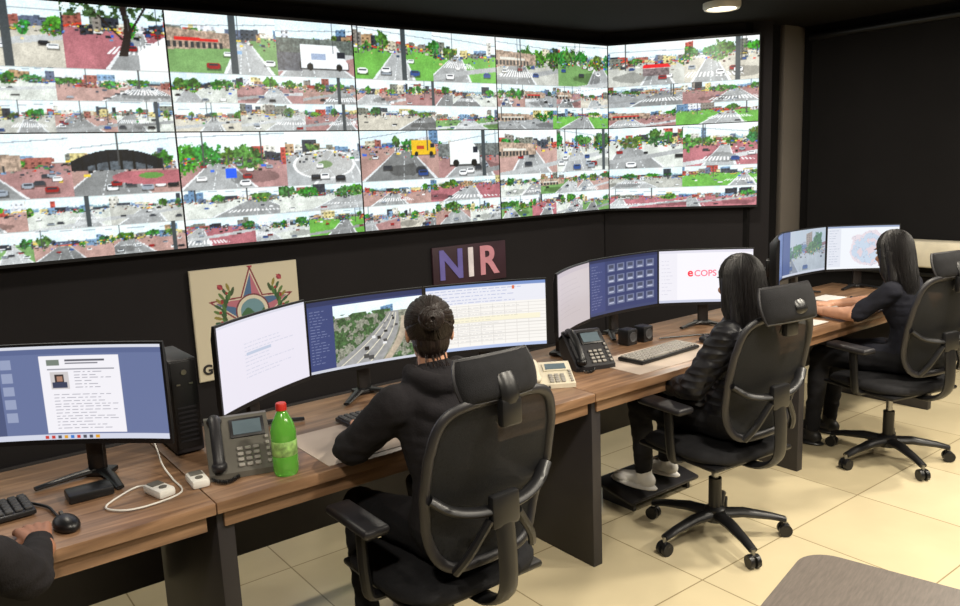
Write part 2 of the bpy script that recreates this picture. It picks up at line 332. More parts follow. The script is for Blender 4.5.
def scr(k):
    if k==0:
        im=blank((104,116,156),260,148); rect(im,0,1,0,.035,(215,218,228)); rect(im,0,1,.035,.09,(92,104,145)); rect(im,0,.03,.05,.94,(205,208,218)); rect(im,.03,.10,.05,.94,(78,88,124))
        for i in range(5): rect(im,.115,.17,.14+i*.14,.24+i*.14,(150,160,190))
        rect(im,.32,.76,.11,.93,(240,238,244)); rect(im,.36,.43,.15,.21,(120,130,120)); rect(im,.46,.68,.155,.17,(90,90,100)); rect(im,.46,.64,.185,.197,(120,120,130))
        rect(im,.37,.47,.28,.46,(205,200,200)); rect(im,.395,.445,.31,.39,(60,50,50)); rect(im,.405,.435,.33,.38,(170,130,110)); rect(im,.38,.46,.39,.45,(60,66,90))
        lines(im,.38,.73,.52,.9,.032,(.42,.42,.48),.65); lines(im,.5,.73,.28,.47,.032,(.4,.4,.46),.7); rect(im,.36,.73,.245,.258,(150,150,160))
        rect(im,0,1,.945,1,(208,212,228)); 
        for i in range(9): rect(im,.3+i*.035,.32+i*.035,.955,.99,random.choice([(60,120,200),(220,160,40),(200,60,50),(80,80,90)]))
    elif k==1:
        im=blank((232,228,240)); lines(im,.3,.85,.3,.72,.045,(.7,.72,.8),.5); rect(im,0,1,0,.04,(215,215,228)); rect(im,.32,.6,.42,.45,(190,200,220))
    elif k==2:
        im=blank((58,70,120),260,148); rect(im,0,1,0,.07,(44,52,92)); lines(im,.02,.2,.14,.9,.04,(.75,.78,.9),.6)
        H,W,_=im.shape; s=street(W-int(.22*W),H-int(.1*H)-5,'trees'); 
        hh,ww,_=s.shape; Y,X=np.mgrid[0:hh,0:ww]; y=Y/hh;x=X/ww; nn=fbm(hh,ww,14)[...,None]; nh=fbm(hh,ww,40)[...,None]
        m=(y>.2); s[m]=(np.array([.55,.56,.50])*(.5+1.0*nh))[m]
        c=.60-.5*(y-.2)+.12*np.sin(y*3); w0=.05+.30*(y-.2)
        m=(y>.2)&(abs(x-c)<w0); s[m]=(.62*(.85+.3*nn)*np.ones(3))[m]
        m=(y>.3)&(x-c>w0+.02)&(x-c<w0+.10); s[m]=(np.array([.74,.68,.60])*(.8+.4*nn))[m]
        m=(y>.35)&(x-c>w0+.11)&(fbm(hh,ww,12)>.45); s[m]=(np.array([.30,.42,.26])*(.3+1.3*nh))[m]
        m=(y>.15)&(x-c<-w0)&(fbm(hh,ww,10)>.45); s[m]=(np.array([.28,.40,.24])*(.3+1.3*nh))[m]
        for q in(-.6,0,.55): m2=(abs(x-c-q*w0)<.004+.008*(y-.2))&(y>.22); s[m2]=(.88,.86,.78)
        for i in range(16):
            cy=rng.uniform(.25,.95); cc=.60-.5*(cy-.2)+.12*math.sin(cy*3); cx=cc+rng.uniform(-.8,.8)*(.05+.30*(cy-.2)); r_=.008+.03*(cy-.2); m=(abs(x-cx)<r_)&(abs(y-cy)<r_*1.2); s[m]=[.92,.15,.5,.3][rng.integers(4)]
        im[int(.1*H):int(.1*H)+hh,int(.22*W):int(.22*W)+ww]=s; rect(im,0,1,.96,1,(205,208,220))
    elif k==3:
        im=blank((246,243,238)); rect(im,0,1,.05,.3,(232,233,242)); rect(im,0,1,0,.055,(120,146,200)); lines(im,.03,.9,.08,.28,.05,(.5,.55,.75),.6)
        for i in range(12): rect(im,0,1,.33+i*.05,.335+i*.05+.006,(222,219,214))
        for i in range(9): rect(im,.1*i+.05,.1*i+.056,.32,.93,(222,219,214))
        rect(im,.05,.95,.5,.58,(246,240,214)); lines(im,.06,.8,.36,.9,.05,(.6,.6,.62),.35); rect(im,0,1,.95,1,(180,196,232)); rect(im,.72,.74,.07,.12,(220,110,70))
    elif k==4: im=blank((200,190,192)); rect(im,0,1,0,.08,(190,180,186)); lines(im,.1,.8,.2,.8,.08,(.65,.6,.62),.4)
    elif k==5:
        im=blank((52,62,108)); rect(im,0,1,0,.06,(36,44,84)); rect(im,0,.24,.06,.95,(62,72,122)); lines(im,.03,.2,.12,.9,.05,(.8,.82,.92),.5)
        for r in range(4):
            for c in range(5): rect(im,.28+c*.14,.39+c*.14,.12+r*.2,.26+r*.2,(112,120,152)); rect(im,.30+c*.14,.37+c*.14,.14+r*.2,.2+r*.2,(70,76,100)); rect(im,.30+c*.14,.37+c*.14,.22+r*.2,.24+r*.2,(190,195,215))
        rect(im,0,1,.95,1,(60,70,110))
    elif k==6:
        im=blank((246,244,250)); rect(im,0,.2,.06,.95,(238,236,244)); lines(im,.03,.16,.2,.9,.07,(.7,.7,.78),.5); rect(im,0,1,0,.06,(226,224,236)); rect(im,0,1,.95,1,(200,205,225))
    elif k==7: im=blank((90,110,160)); lines(im,.1,.9,.1,.9,.07,(.8,.85,.95),.5)
    elif k==8:
        im=blank((120,134,160)); H,W,_=im.shape; s=street(W,H,'trees'); im=(im*1.1+s*.9)/2+.03; rect(im,0,.2,0,1,(84,102,150)); rect(im,0,1,.95,1,(200,206,220))
    else:
        im=blank((238,242,248)); H,W,_=im.shape; Y,X=np.mgrid[0:H,0:W]; nn=fbm(H,W,5); n2=fbm(H,W,9); d=((X/W-.6)*1.5)**2+(Y/H-.52)**2+.22*(nn-.5)
        im[d<.17]=(.90,.86,.89); m=(d<.12); im[m]=(.78,.84,.91); m=(d<.12)&(n2>.55); im[m]=(.88,.82,.85); m=(abs(n2-.5)<.01)&(d<.17); im[m]=(.68,.72,.8)
        rect(im,0,.2,.06,.95,(224,228,238)); lines(im,.03,.18,.1,.9,.06,(.5,.55,.65),.6); rect(im,0,1,0,.05,(150,165,195))
    return im
# ---------------------------------------------------------------- room
def simple(name,c,d,m,b=0): return G().box(c,d,0,b).obj(name,[m])
CH=2.7
simple('floor',(2.2,1.7,-.05),(9.6,7.0,.1),'floor'); simple('ceiling',(2.2,1.7,CH+.05),(9.6,7.0,.1),'ceil')
simple('wall_back',(1.4,4.96,CH/2),(7.6,.12,CH),'wall')
a=Vector((5.13,4.85,0));b=Vector((5.93,3.87,0));c=(a+b)/2;d=(b-a)
w=G().box((0,.06,CH/2),(d.length+.1,.12,CH)).obj('wall_angled',['wall']); w.location=c; w.rotation_euler=(0,0,math.atan2(d.y,d.x))
simple('wall_back_right',(6.25,4.01,CH/2),(.84,.12,CH),'wallr'); simple('wall_right',(6.61,1.2,CH/2),(.12,5.7,CH),'wallr')
simple('wall_left',(-2.46,1.7,CH/2),(.12,6.8,CH),'wall'); simple('wall_front',(2.1,-1.66,CH/2),(9.2,.12,CH),'wall')
simple('column',(6.40,3.925,CH/2),(.30,.05,CH),'col',.004)
G().box((1.35,4.89,.06),(7.4,.02,.12),0,.003).obj('baseboard_back',['dark']); G().box((6.54,1.2,.06),(.02,5.2,.12),0,.003).obj('baseboard_right',['dark'])
bl=empty('roller_blind',(6.5,0,0)); g=G()
g.box((0,2.35,1.62),(.006,2.9,1.9)); g.cyl((.0,.88,2.6),(.0,3.82,2.6),.03,1); g.box((0,2.35,.66),(.02,2.9,.03),1,.005); g.obj('blind_fabric',['wallr','blk'],bl)
g=G().box((6.39,2.3,.84),(.16,1.5,.20),0,.008); g.box((6.305,1.95,.84),(.012,.7,.18),0,.003).box((6.305,2.67,.84),(.012,.7,.18),0,.003); g.obj('wall_cabinet',['cream'])
# video wall
vw=empty('video_wall',(0,4.8,0)); Z0,Z1=1.23,2.59
spec={(-1,0):('',''),(-1,1):('',''),(0,0):('pole','red trunk flare'),(0,1):('low shop','arch low'),(1,0):('shop pole','van'),(1,1):('trees blue','round'),(2,0):('grass pole','grass zebra'),(2,1):('yellow','truck pole'),(3,0):('shop trees','trees'),(3,1):('shop','trees pole'),(4,0):('canopy','pole trees'),(4,1):('trees','trees red')}
W_=1.203
for (c,r),(p,q) in spec.items():
    im=panel(p,q,c==4); z1=Z1-r*(Z1-Z0)/2-.0035; z0=z1-(Z1-Z0)/2+.007
    if c<4: ax,ay=.25+c*W_,0.; bx,by=ax+W_,0.
    else: ax,ay=5.062,-.0; bx,by=5.823,-.945
    L=math.hypot(bx-ax,by-ay); ux,uy=(bx-ax)/L,(by-ay)/L; e=.005
    raster('display_panel',im,lambda u,v:(ax+ux*(e+u*(L-2*e)),ay+uy*(e+u*(L-2*e)),z0+v*(z1-z0)),'wallscreen',vw)
g=G(); g.box(((-.953+5.062)/2,.048,(Z0+Z1)/2),(6.03,.09,Z1-Z0+.03)); g.obj('bezel_housing',['blk'],vw)
g=G(); g.box((.60,.047,0),(1.235,.088,Z1-Z0+.03)); o=g.obj('bezel_housing_angled',['blk'],vw); o.location=(5.062,0,(Z0+Z1)/2); o.rotation_euler=(0,0,math.atan2(-.945,.761))
# ceiling lamps
def lamp(x,y,P):
    e=empty('ceiling_downlight',(x,y,CH)); g=G(); g.lathe([(.13,0),(.13,-.03),(.12,-.045),(.105,-.045),(.1,-.03)],0,32); g.lathe([(.1,-.02),(.1,-.034)],1,32)
    g.obj('housing',['white','lamp'],e); l=bpy.data.lights.new('downlight','AREA'); l.shape='DISK'; l.size=.2; l.energy=P; l.color=(1,.915,.77); o=bpy.data.objects.new('lamp_light',l); SC.collection.objects.link(o); o.parent=e; o.location=(0,0,-.05)
lamp(4.91,3.56,20)
for x,y,P in [(0,.6,42),(1.9,.7,52),(3.6,.9,60),(5.3,1.1,60),(1.9,-.7,34),(3.6,-.6,40),(5.2,-.4,40),(2.6,3.7,14),(.4,3.6,16)]: lamp(x,y,P)
# poster & sign
po=empty('coat_of_arms_poster',(1.47,4.87,.39)); n=240; Y,X=np.mgrid[0:n,0:n]; x=X/n;y=Y/n
im=np.zeros((n,n,3)); im[:]=np.array([222,213,190])/255
dx=(x-.54)/1.15;dy=(y-.42)/1.15; R=np.hypot(dx,dy); A=np.arctan2(dy,dx); nn=fbm(n,n,30)
def star(r0,rot=0):
    k=abs(((A+math.pi/2+rot+math.pi/5)%(2*math.pi/5))-math.pi/5); ri=r0*.42; a5=math.pi/5
    px=R*np.cos(k);py=R*np.sin(k); ix,iy=ri*math.cos(a5),ri*math.sin(a5); return (px-r0)*(iy)-(py)*(ix-r0)<0
def leaf(cx,cy,an,l,wd,col):
    u=(dx-cx)*math.cos(an)+(dy-cy)*math.sin(an); v=-(dx-cx)*math.sin(an)+(dy-cy)*math.cos(an); im[(u/l)**2+(v/wd)**2<1]=np.array(col)/255
im[star(.37)]=np.array([140,54,68])/255; im[star(.335)]=np.array([230,220,204])/255; im[star(.31)]=np.array([86,120,164])/255
m=star(.31)&(((A+math.pi/2)%(2*math.pi/5))<math.pi/5); im[m]=np.array([196,120,140])/255
for sgn in(-1,1):
    for i in range(15):
        th=math.pi/2-sgn*(.25+i*.155); cx=.235*math.cos(th); cy=.235*math.sin(th); cx2=.285*math.cos(th);cy2=.285*math.sin(th)
        leaf(cx,cy,th+math.pi/2*sgn+.5*sgn,.038,.013,[(58,100,62),(84,128,70),(70,92,60)][i%3]); leaf(cx2,cy2,th-.4*sgn,.034,.012,[(96,128,72),(60,96,66),(150,140,70)][i%3])
        if i%2: leaf(.262*math.cos(th),.262*math.sin(th),0,.011,.011,(170,56,60))
im[R<.14]=np.array([120,60,70])/255; im[R<.128]=np.array([232,224,206])/255; im[R<.10]=np.array([120,160,176])/255; im[(R<.10)&(dy>.0+.03*np.sin(dx*40))]=np.array([74,116,82])/255; im[(R<.1)&(dy>.05)]=np.array([150,130,96])/255
m=(abs(dy-.285+1.2*dx*dx)<.034)&(abs(dx)<.32); im[m]=np.array([150,170,200])/255; im[m&(np.sin(dx*190)>.3)&(abs(dy-.285+1.2*dx*dx)<.018)]=np.array([60,70,110])/255
for sx,sy in((-.25,-.22),(.24,-.25),(.0,-.37)): leaf(sx,sy,0,.022,.022,(150,50,70)); leaf(sx,sy,.8,.03,.008,(190,80,90))
raster('print',im,lambda u,v:(u*.69,u*0,v*.69),'print',po); G().box((.345,.009,.345),(.70,.014,.70)).obj('board',['cream'],po)
text('lettering','GOVERNO DO',.085,'dark',po,(.02,-.004,.065),(math.pi/2,0,0),.003,.001,'LEFT')
ns=empty('nir_sign',(3.60,4.88,.905)); G().box((0,.005,0),(.70,.018,.30),0,.002).obj('board',['nir'],ns)
for ch,xx,mm in(('N',-.185,'nN'),('I',.0,'nI'),('R',.17,'nR')): text('letter_'+ch,ch,.31,mm,ns,(xx,-.008,0),(math.pi/2,0,0),.008,.003)
# ---------------------------------------------------------------- desks
FY,BY,DZ=2.12,2.84,.75
def desk(x0,x1,last=False):
    e=empty('workstation_desk',((x0+x1)/2,0,0)); h=(x1-x0)/2
    G().box((0,(FY+BY)/2,DZ-.0175),(2*h-.003,BY-FY,.035),0,.003).obj('top',['wood'],e)
    G().box((0,FY+.035,DZ-.06),(2*h-.05,.03,.05),0,.002).obj('apron',['wood'],e)
    G().box((-h+.03,(FY+BY)/2+.01,(DZ-.036)/2),(.05,BY-FY-.04,DZ-.036),0,.003).obj('side_panel_1',['dark'],e)
    if last: G().box((h-.03,(FY+BY)/2+.01,(DZ-.036)/2),(.05,BY-FY-.04,DZ-.036),0,.003).obj('side_panel_2',['dark'],e)
    G().box((0.03,BY-.05,.475),(2*h-.07,.02,.47),0,.002).obj('modesty_panel',['dark'],e)
for x0,x1,l in[(-.853,.647,False),(.647,2.147,False),(2.147,3.647,False),(3.647,5.2,True)]: desk(x0,x1,l)
ft=empty('foreground_table',(1.30,.43,0),math.radians(13)); g=G(); pts=[]
hw,hd,rr=.40,.40,.07
for cx,cy,a0 in((hw-rr,hd-rr,0),(-hw+rr,hd-rr,90),(-hw+rr,-hd+rr,180),(hw-rr,-hd+rr,270)):
    for k in range(9): t=math.radians(a0+k*90/8); pts.append((cx+rr*math.cos(t),cy+rr*math.sin(t)))
n=len(pts); g.add([(p[0],p[1],.72) for p in pts]+[(p[0],p[1],.75) for p in pts],[tuple(reversed(range(n))),tuple(range(n,2*n))]+[(i,(i+1)%n,n+(i+1)%n,n+i) for i in range(n)])
g.obj('top',['greytop'],ft); g=G()
for sx in(-.33,.33):
    for sy in(-.33,.33): g.box((sx,sy,.36),(.045,.045,.72),0,.004)
g.box((0,.33,.68),(.62,.03,.06)).box((0,-.33,.68),(.62,.03,.06)); g.obj('legs',['blk2'],ft)
# ---------------------------------------------------------------- monitors
def monitor(A,B,img,zb=.87,hh=.30,sag=.018):
    A=Vector(A);B=Vector(B);d=B-A;w=d.length;e=empty('monitor',((A.x+B.x)/2,(A.y+B.y)/2,0),math.atan2(d.y,d.x))
    arc=lambda s:-sag*(s/(w/2))**2
    bz=.007
    def pos(u,v): s=(u-.5)*(w-2*bz); return s,-sag*(s/(w/2))**2-.002,zb+.016+v*(hh-.016-bz)
    raster('screen',img,pos,'screen',e)
    g=G(); n=20; v=[];f=[]
    for i in range(n+1):
        s=-w/2+w*i/n; y=arc(s); th=.018+.028*(1-abs(s/(w/2))**2.5)
        v+=[(s,y,zb),(s,y,zb+hh),(s,y+.01,zb+hh),(s,y+th,zb+hh*.86),(s,y+th,zb+hh*.14),(s,y+.01,zb)]
    for i in range(n):
        for k in range(6): f.append((i*6+k,i*6+(k+1)%6,(i+1)*6+(k+1)%6,(i+1)*6+k))
    f.append(tuple(range(6))); f.append(tuple(n*6+k for k in reversed(range(6)))); g.add(v,f)
    g.obj('housing',['blk'],e,ang=50)
    g=G(); g.box((0,.062,.87),(.055,.022,.235),0,.006); g.box((0,.05,.985),(.10,.03,.10),0,.008)
    for sx in(-1,1): g.sweep([(0,.075,.767),(sx*.06,.02,.764),(sx*.13,-.06,.759)],[.02,.018,.012],0,8,ry=[.012,.008,.006])
    g.box((0,.07,.762),(.09,.06,.018),0,.006); g.obj('stand',['blk'],e); return e
mons=[((.187,2.722),(.62,2.358)),((.794,2.486),(1.225,2.745)),((1.235,2.75),(1.735,2.70)),((1.745,2.70),(2.224,2.484)),((2.31,2.53),(2.715,2.735)),((2.73,2.75),(3.25,2.755)),((3.26,2.75),(3.62,2.41)),((3.955,2.49),(4.375,2.735)),((4.385,2.74),(4.885,2.74)),((4.895,2.73),(5.23,2.42))]
for i,(A,B) in enumerate(mons):
    e=monitor(A,B,scr(i),zb=.875 if i in(0,) else .87,hh=.31 if i in(0,1) else .30)
    if i==6:
        text('logo_e','e',.060,'logored',e,(-.078,-.012,1.045),(math.pi/2,0,0),.0015,.0005); text('logo','COPS',.046,'pinktxt',e,(.0,-.01,1.04),(math.pi/2,0,0),.0006,.0005)
monitor((-.42,2.74),(.165,2.735),scr(3))
# ---------------------------------------------------------------- desk things
def keyboard(x,y,yaw=0,light=False):
    e=empty('keyboard',(x,y,DZ+.003),yaw); g=G(); g.box((0,0,.009),(.43,.14,.016),0,.005)
    for r in range(5):
        for c in range(18):
            if r==0 and 3<c<9: continue
            g.box((-.199+c*.0234,-.05+r*.025,.02),(.019,.02,.008),1,.002,seg=1)
    g.box((-.06,-.05,.02),(.11,.02,.008),1,.002); g.obj('keys',['blk','keyl' if light else 'key'],e)
def mouse(x,y,yaw=0):
    e=empty('computer_mouse',(x,y,DZ+.001),yaw); g=G().ell((0,0,.012),(.031,.052,.024)); 
    g.v=[(a,b,max(c,0.0)) for a,b,c in g.v]; g.cyl((-.004,.03,.032),(.004,.03,.032),.008,1,12); g.obj('shell',['blk','key'],e)
def pad(x,y,w,d,name='desk_pad',m='mat'): G().box((x,y,DZ+.001),(w,d,.002)).obj(name,[m])
pad(1.28,2.32,.54,.34); pad(2.78,2.33,.62,.30)
keyboard(1.44,2.46); keyboard(2.80,2.35,math.radians(3),True); keyboard(4.22,2.36,math.radians(4),True); keyboard(.025,2.445,math.radians(3))
mouse(.29,2.235,math.radians(10)); mouse(1.74,2.36); mouse(3.15,2.34); mouse(4.56,2.34)
pad(3.90,2.24,.14,.12,'paper_note','paper'); pad(4.62,2.55,.2,.14,'paper_sheet','paper')
def phone(x,y,yaw,body,handset,rise=.12):
    e=empty('desk_phone',(x,y,DZ+.001),yaw); g=G(); run=.15
    g.prism([(-.085,0),(-.085,.018),(-.085+run,.018+rise),(.085,.018+rise),(.085,rise*.5),(.03,0)],-.095,.095,0)
    an=math.atan2(rise,run); T=Matrix.Translation((0,-.085,.018))@Matrix.Rotation(an,4,'X')
    L=math.hypot(run,rise)
    g.box((.03,L*.76,.003),(.105,L*.34,.006),1,.002,T=T); g.box((.03,L*.76,.0065),(.085,L*.25,.003),2,T=T)
    for r in range(4):
        for c in range(3): g.box((.0+c*.024,L*.1+r*L*.095,.004),(.018,.012,.007),3,.002,T=T,seg=1)
    for r in range(5): g.box((.083,L*.1+r*L*.11,.004),(.012,.012,.007),3,.002,T=T,seg=1)
    hp=[T@Vector(p) for p in [(-.065,.005,.012),(-.065,.03,.03),(-.065,L*.5,.038),(-.065,L-.03,.03),(-.065,L-.005,.012)]]
    g.sweep(crv(hp,5),.017,1,12,ry=.012); g.ell(T@Vector((-.065,.02,.016)),(.023,.026,.018),1); g.ell(T@Vector((-.065,L-.02,.016)),(.023,.026,.018),1)
    g.obj('body',[body,handset,'lcd','keyl'],e)
    cp=[]; 
    for i in range(120):
        t=i/119; by=-.09-.035*math.sin(t*math.pi); a=t*math.pi*32; cp.append((-.09+t*.08,by+.006*math.cos(a),.009+.006*math.sin(a)))
    G().sweep(cp,.0018,0,5).obj('coiled_cord',['blk'],e)
phone(.80,2.335,math.radians(-16),'grey','blk2',.13); phone(2.12,2.36,math.radians(-32),'cream','cream',.05); phone(2.43,2.45,math.radians(-18),'blk2','blk',.13)
bt=empty('green_soda_bottle',(.890,2.195,DZ)); g=G()
g.lathe([(.02,.004),(.034,0),(.038,.012),(.038,.06),(.036,.065),(.036,.105),(.038,.11),(.038,.135),(.032,.16),(.018,.19),(.0135,.196),(.0135,.208)],0,28)
g.lathe([(.0375,.062),(.0385,.064),(.0385,.106),(.0375,.108)],2,28); g.lathe([(.0135,.20),(.0165,.20),(.0165,.218),(.0145,.222),(.002,.222)],1,20); g.obj('bottle',['green','red','label'],bt)
def gadget(x,y,yaw):
    e=empty('handheld_radio_charger',(x,y,DZ),yaw); g=G(); g.box((0,0,.013),(.052,.095,.026),0,.008); g.box((0,.02,.027),(.036,.035,.003),1,.001); g.cyl((0,-.022,.026),(0,-.022,.029),.011,1); g.obj('body',['white','grey'],e)
gadget(.545,2.30,math.radians(14)); gadget(.655,2.30,math.radians(-4))
G().sweep(crv([(.53,2.36,DZ+.01),(.51,2.39,DZ+.005),(.47,2.37,DZ+.005),(.40,2.30,DZ+.005),(.43,2.24,DZ+.005),(.50,2.225,DZ+.005),(.595,2.26,DZ+.005),(.605,2.38,DZ+.005),(.60,2.46,DZ+.03),(.59,2.5,DZ+.1),(.56,2.5,DZ+.12)],8),.0028,0,6).obj('white_cable',['white'])
G().sweep(crv([(3.05,2.56,DZ+.005),(3.12,2.53,DZ+.005),(3.2,2.49,DZ+.005),(3.28,2.45,DZ+.005),(3.34,2.34,DZ+.006)],8),.004,0,6).obj('black_cable',['blk'])
G().sweep(crv([(.04,2.58,DZ+.006),(.12,2.57,DZ+.006),(.22,2.50,DZ+.006),(.27,2.42,DZ+.006),(.28,2.36,DZ+.006),(.285,2.30,DZ+.006)],8),.004,0,6).obj('black_cable',['blk'])
G().box((.385,2.43,DZ+.014),(.12,.08,.026),0,.006).obj('usb_hub',['blk'])
tw=empty('computer_tower',(.722,2.69,DZ)); g=G(); g.box((0,0,.165),(.09,.24,.315),0,.006); g.box((0,-.121,.17),(.08,.006,.29),1,.002); g.cyl((0,-.123,.28),(0,-.128,.28),.009,2); g.box((.02,-.125,.24),(.012,.004,.005),2); g.box((-.02,-.125,.24),(.012,.004,.005),2)
for i in range(8): g.box((0,-.125,.05+i*.016),(.06,.004,.006),0)
for sx in(-.033,.033):
    for sy in(-.09,.09): g.cyl((sx,sy,0),(sx,sy,.008),.010,0,12)
g.obj('case',['blk2','blk','steel'],tw)
def speaker(x,y):
    e=empty('desktop_speaker',(x,y,DZ)); g=G(); g.box((0,0,.04),(.07,.07,.08),0,.008); g.lathe([(.026,0),(.024,.003),(.006,-.004),(.002,.0)],1,20,Matrix.Translation((0,-.036,.042))@Matrix.Rotation(math.pi/2,4,'X')); g.obj('cabinet',['blk','key'],e)
speaker(2.86,2.60); speaker(2.97,2.595)
fr=empty('footrest',(2.88,2.50,0)); G().box((0,0,.075),(.5,.26,.02),0,.008,rot=(math.radians(10),0,0)).box((-.2,0,.03),(.02,.2,.06),0).box((.2,0,.03),(.02,.2,.06),0).obj('platform',['blk2'],fr)
# ---------------------------------------------------------------- office chair
def yprof(z): v=(z-.5)/.53; return -.255-.075*max(v,0)**1.3+.03*math.exp(-((v-.28)/.22)**2)
def chair(x,y,yaw,back_extra=0.,hs=1.):
    e=empty('office_chair',(x,y,0),yaw)
    g=G()
    for k in range(5):
        a=math.radians(90+72*k+18); c,s=math.cos(a),math.sin(a)
        g.sweep([(0,0,.105),(c*.12,s*.12,.108),(c*.24,s*.24,.09),(c*.30,s*.30,.075)],[.032,.028,.022,.02],0,10,ry=[.026,.022,.016,.013])
        px,py=c*.30,s*.30; g.cyl((px,py,.045),(px,py,.08),.009,2,10)
        tx,ty=-s,c
        for q in(-1,1):
            g.cyl((px+tx*.006*q,py+ty*.006*q,.028),(px+tx*.024*q,py+ty*.024*q,.028),.028,0,18)
        g.box((px,py,.045),(.03,.05,.025),0,.008,rot=(0,0,a))
    g.lathe([(.045,.075),(.05,.09),(.045,.13),(.03,.14)],0,20); g.cyl((0,0,.12),(0,0,.27),.028,0); g.cyl((0,0,.26),(0,0,.40),.016,2)
    g.obj('star_base',['blk','blk','steel'],e)
    g=G(); g.box((0,-.02,.395),(.2,.24,.035),0,.01); g.box((0,0.01,.418),(.47,.44,.022),0,.01); g.cyl((.1,.02,.395),(.24,.02,.39),.006,0,8); g.obj('mechanism',['blk'],e)
    g=G(); n=28; rings=[(.0,.485,.0),(.5,.485,0),(.8,.482,0),(.93,.474,0),(1,.455,0),(1,.438,0),(.95,.428,0),(0.0,.428,0)]; v=[];f=[]
    for fr_,z,_ in rings:
        fr_=max(fr_,.01)
        for i in range(n):
            t=2*math.pi*i/n; cx=math.copysign(abs(math.cos(t))**.55,math.cos(t)); sy=math.copysign(abs(math.sin(t))**.55,math.sin(t))
            X_=.255*cx*fr_; Y_=.01+.245*sy*fr_; zz=z-(.03*max(0,(Y_-.12)/.13)**2)-.006*math.cos(X_*8); v.append((X_,Y_,zz))
    for j in range(len(rings)-1):
        for i in range(n): k=(i+1)%n; f.append((j*n+i,j*n+k,(j+1)*n+k,(j+1)*n+i))
    f.append(tuple(range(n))); f.append(tuple((len(rings)-1)*n+i for i in range(n))); g.add(v,f); g.obj('seat',['fabric'],e,ang=60)
    g=G()
    for sx in(-1,1):
        g.sweep(crv([(sx*.2,-.02,.415),(sx*.27,-.02,.42),(sx*.285,-.02,.47),(sx*.285,-.01,.56),(sx*.28,0,.635)],5),.022,0,10,ry=.016)
        g.box((sx*.28,.02,.648),(.085,.25,.03),1,.013,seg=3)
    g.obj('armrests',['blk','blk2'],e)
    def outl(k,n=56,f=1.):
        t=2*math.pi*k/n; cx=math.copysign(abs(math.cos(t))**.36,math.cos(t)); sy=math.copysign(abs(math.sin(t))**.36,math.sin(t))
        z=.785+.25*sy*f; v=(z-.5)/.53; hw=.165+.06*min(1,max(0,v)*1.7)-.02*max(0,v-.5)/.5; x_=cx*hw*f; return (x_,yprof(z)+.55*x_*x_,z-(.25*x_*x_ if sy>.5 else 0))
    g=G(); g.sweep([outl(k) for k in range(56)],.016,0,10,closed=True,ry=.013); g.obj('back_frame',['blk2'],e)
    g=G(); v=[];f=[];rs=[1,.85,.65,.45,.25,.05]
    for r in rs: v+=[outl(k,56,r) for k in range(56)]
    for j in range(len(rs)-1):
        for k in range(56): l=(k+1)%56; f.append((j*56+k,j*56+l,(j+1)*56+l,(j+1)*56+k))
    f.append(tuple(5*56+k for k in range(56))); g.add(v,f); g.obj('back_mesh',['mesh'],e,ang=80)
    g=G()
    g.sweep(crv([(0,-.12,.39),(0,-.24,.40),(0,-.32,.46),(0,-.33,.58),(0,-.315,.72)],6),.034,0,10,ry=.014)
    b_=[(-.205,yprof(.76)+.01,.775),(-.15,yprof(.72)-.03,.735),(-.06,yprof(.72)-.05,.715),(.06,yprof(.72)-.05,.715),(.15,yprof(.72)-.03,.735),(.205,yprof(.76)+.01,.775)]
    g.sweep(crv(b_,5),.022,0,10,ry=.013); g.box((0,-.32,.71),(.10,.03,.10),0,.012)
    g.sweep(crv([(-.05,-.32,.69),(-.11,-.30,.60),(-.14,-.27,.545)],4),.013,0,8); g.sweep(crv([(.05,-.32,.69),(.11,-.30,.60),(.14,-.27,.545)],4),.013,0,8)
    ht=yprof(1.03)
    g.sweep(crv([(0,ht-.005,.97),(0,ht-.035,1.03),(0,ht-.03-back_extra,1.07),(0,ht-.01-back_extra,1.10)],5),.03,0,10,ry=.012); g.box((0,ht-.03,1.0),(.07,.03,.08),0,.01)
    g.obj('back_support',['blk'],e)
    g=G(); nu,nv=16,10; v=[];f=[]
    def hp(u,w,side):
        x_=u*.135*hs; z=1.093+w*.056*hs; edge=(1-abs(u)**6)*(1-abs(w)**4); y_=ht+.0-back_extra+1.4*x_*x_+.02*w+side*(.005+.016*edge); return (x_*(1-.10*w*w),y_,z-.3*x_*x_)
    for sd in(1,-1):
        for j in range(nv+1):
            for i in range(nu+1): v.append(hp(-1+2*i/nu,-1+2*j/nv,sd))
    st=(nu+1)*(nv+1)
    for sd in(0,1):
        for j in range(nv):
            for i in range(nu): q=sd*st+j*(nu+1)+i; f.append((q,q+1,q+nu+2,q+nu+1))
    bd=[i for i in range(nu+1)]+[j*(nu+1)+nu for j in range(1,nv+1)]+[nv*(nu+1)+i for i in range(nu-1,-1,-1)]+[j*(nu+1) for j in range(nv-1,0,-1)]
    for i in range(len(bd)): a_,b2=bd[i],bd[(i+1)%len(bd)]; f.append((a_,b2,b2+st,a_+st))
    g.add(v,f); g.obj('headrest',['fabric'],e,ang=70)
    g=G(); rim=[Vector(v[i])*.5+Vector(v[i+st])*.5 for i in bd]; g.sweep(rim,.006,0,6,closed=True); g.obj('headrest_rim',['blk2'],e)
    return e
C1=(1.31,1.93,0.0); C2=(2.77,2.00,math.radians(9)); C3=(4.25,1.94,math.radians(6)); C4=(-.15,1.66,0.)
chair(1.275,1.94,0); chair(2.75,2.0,math.radians(-6),.05,1.15); chair(4.16,1.93,math.radians(-14)); chair(*C4)
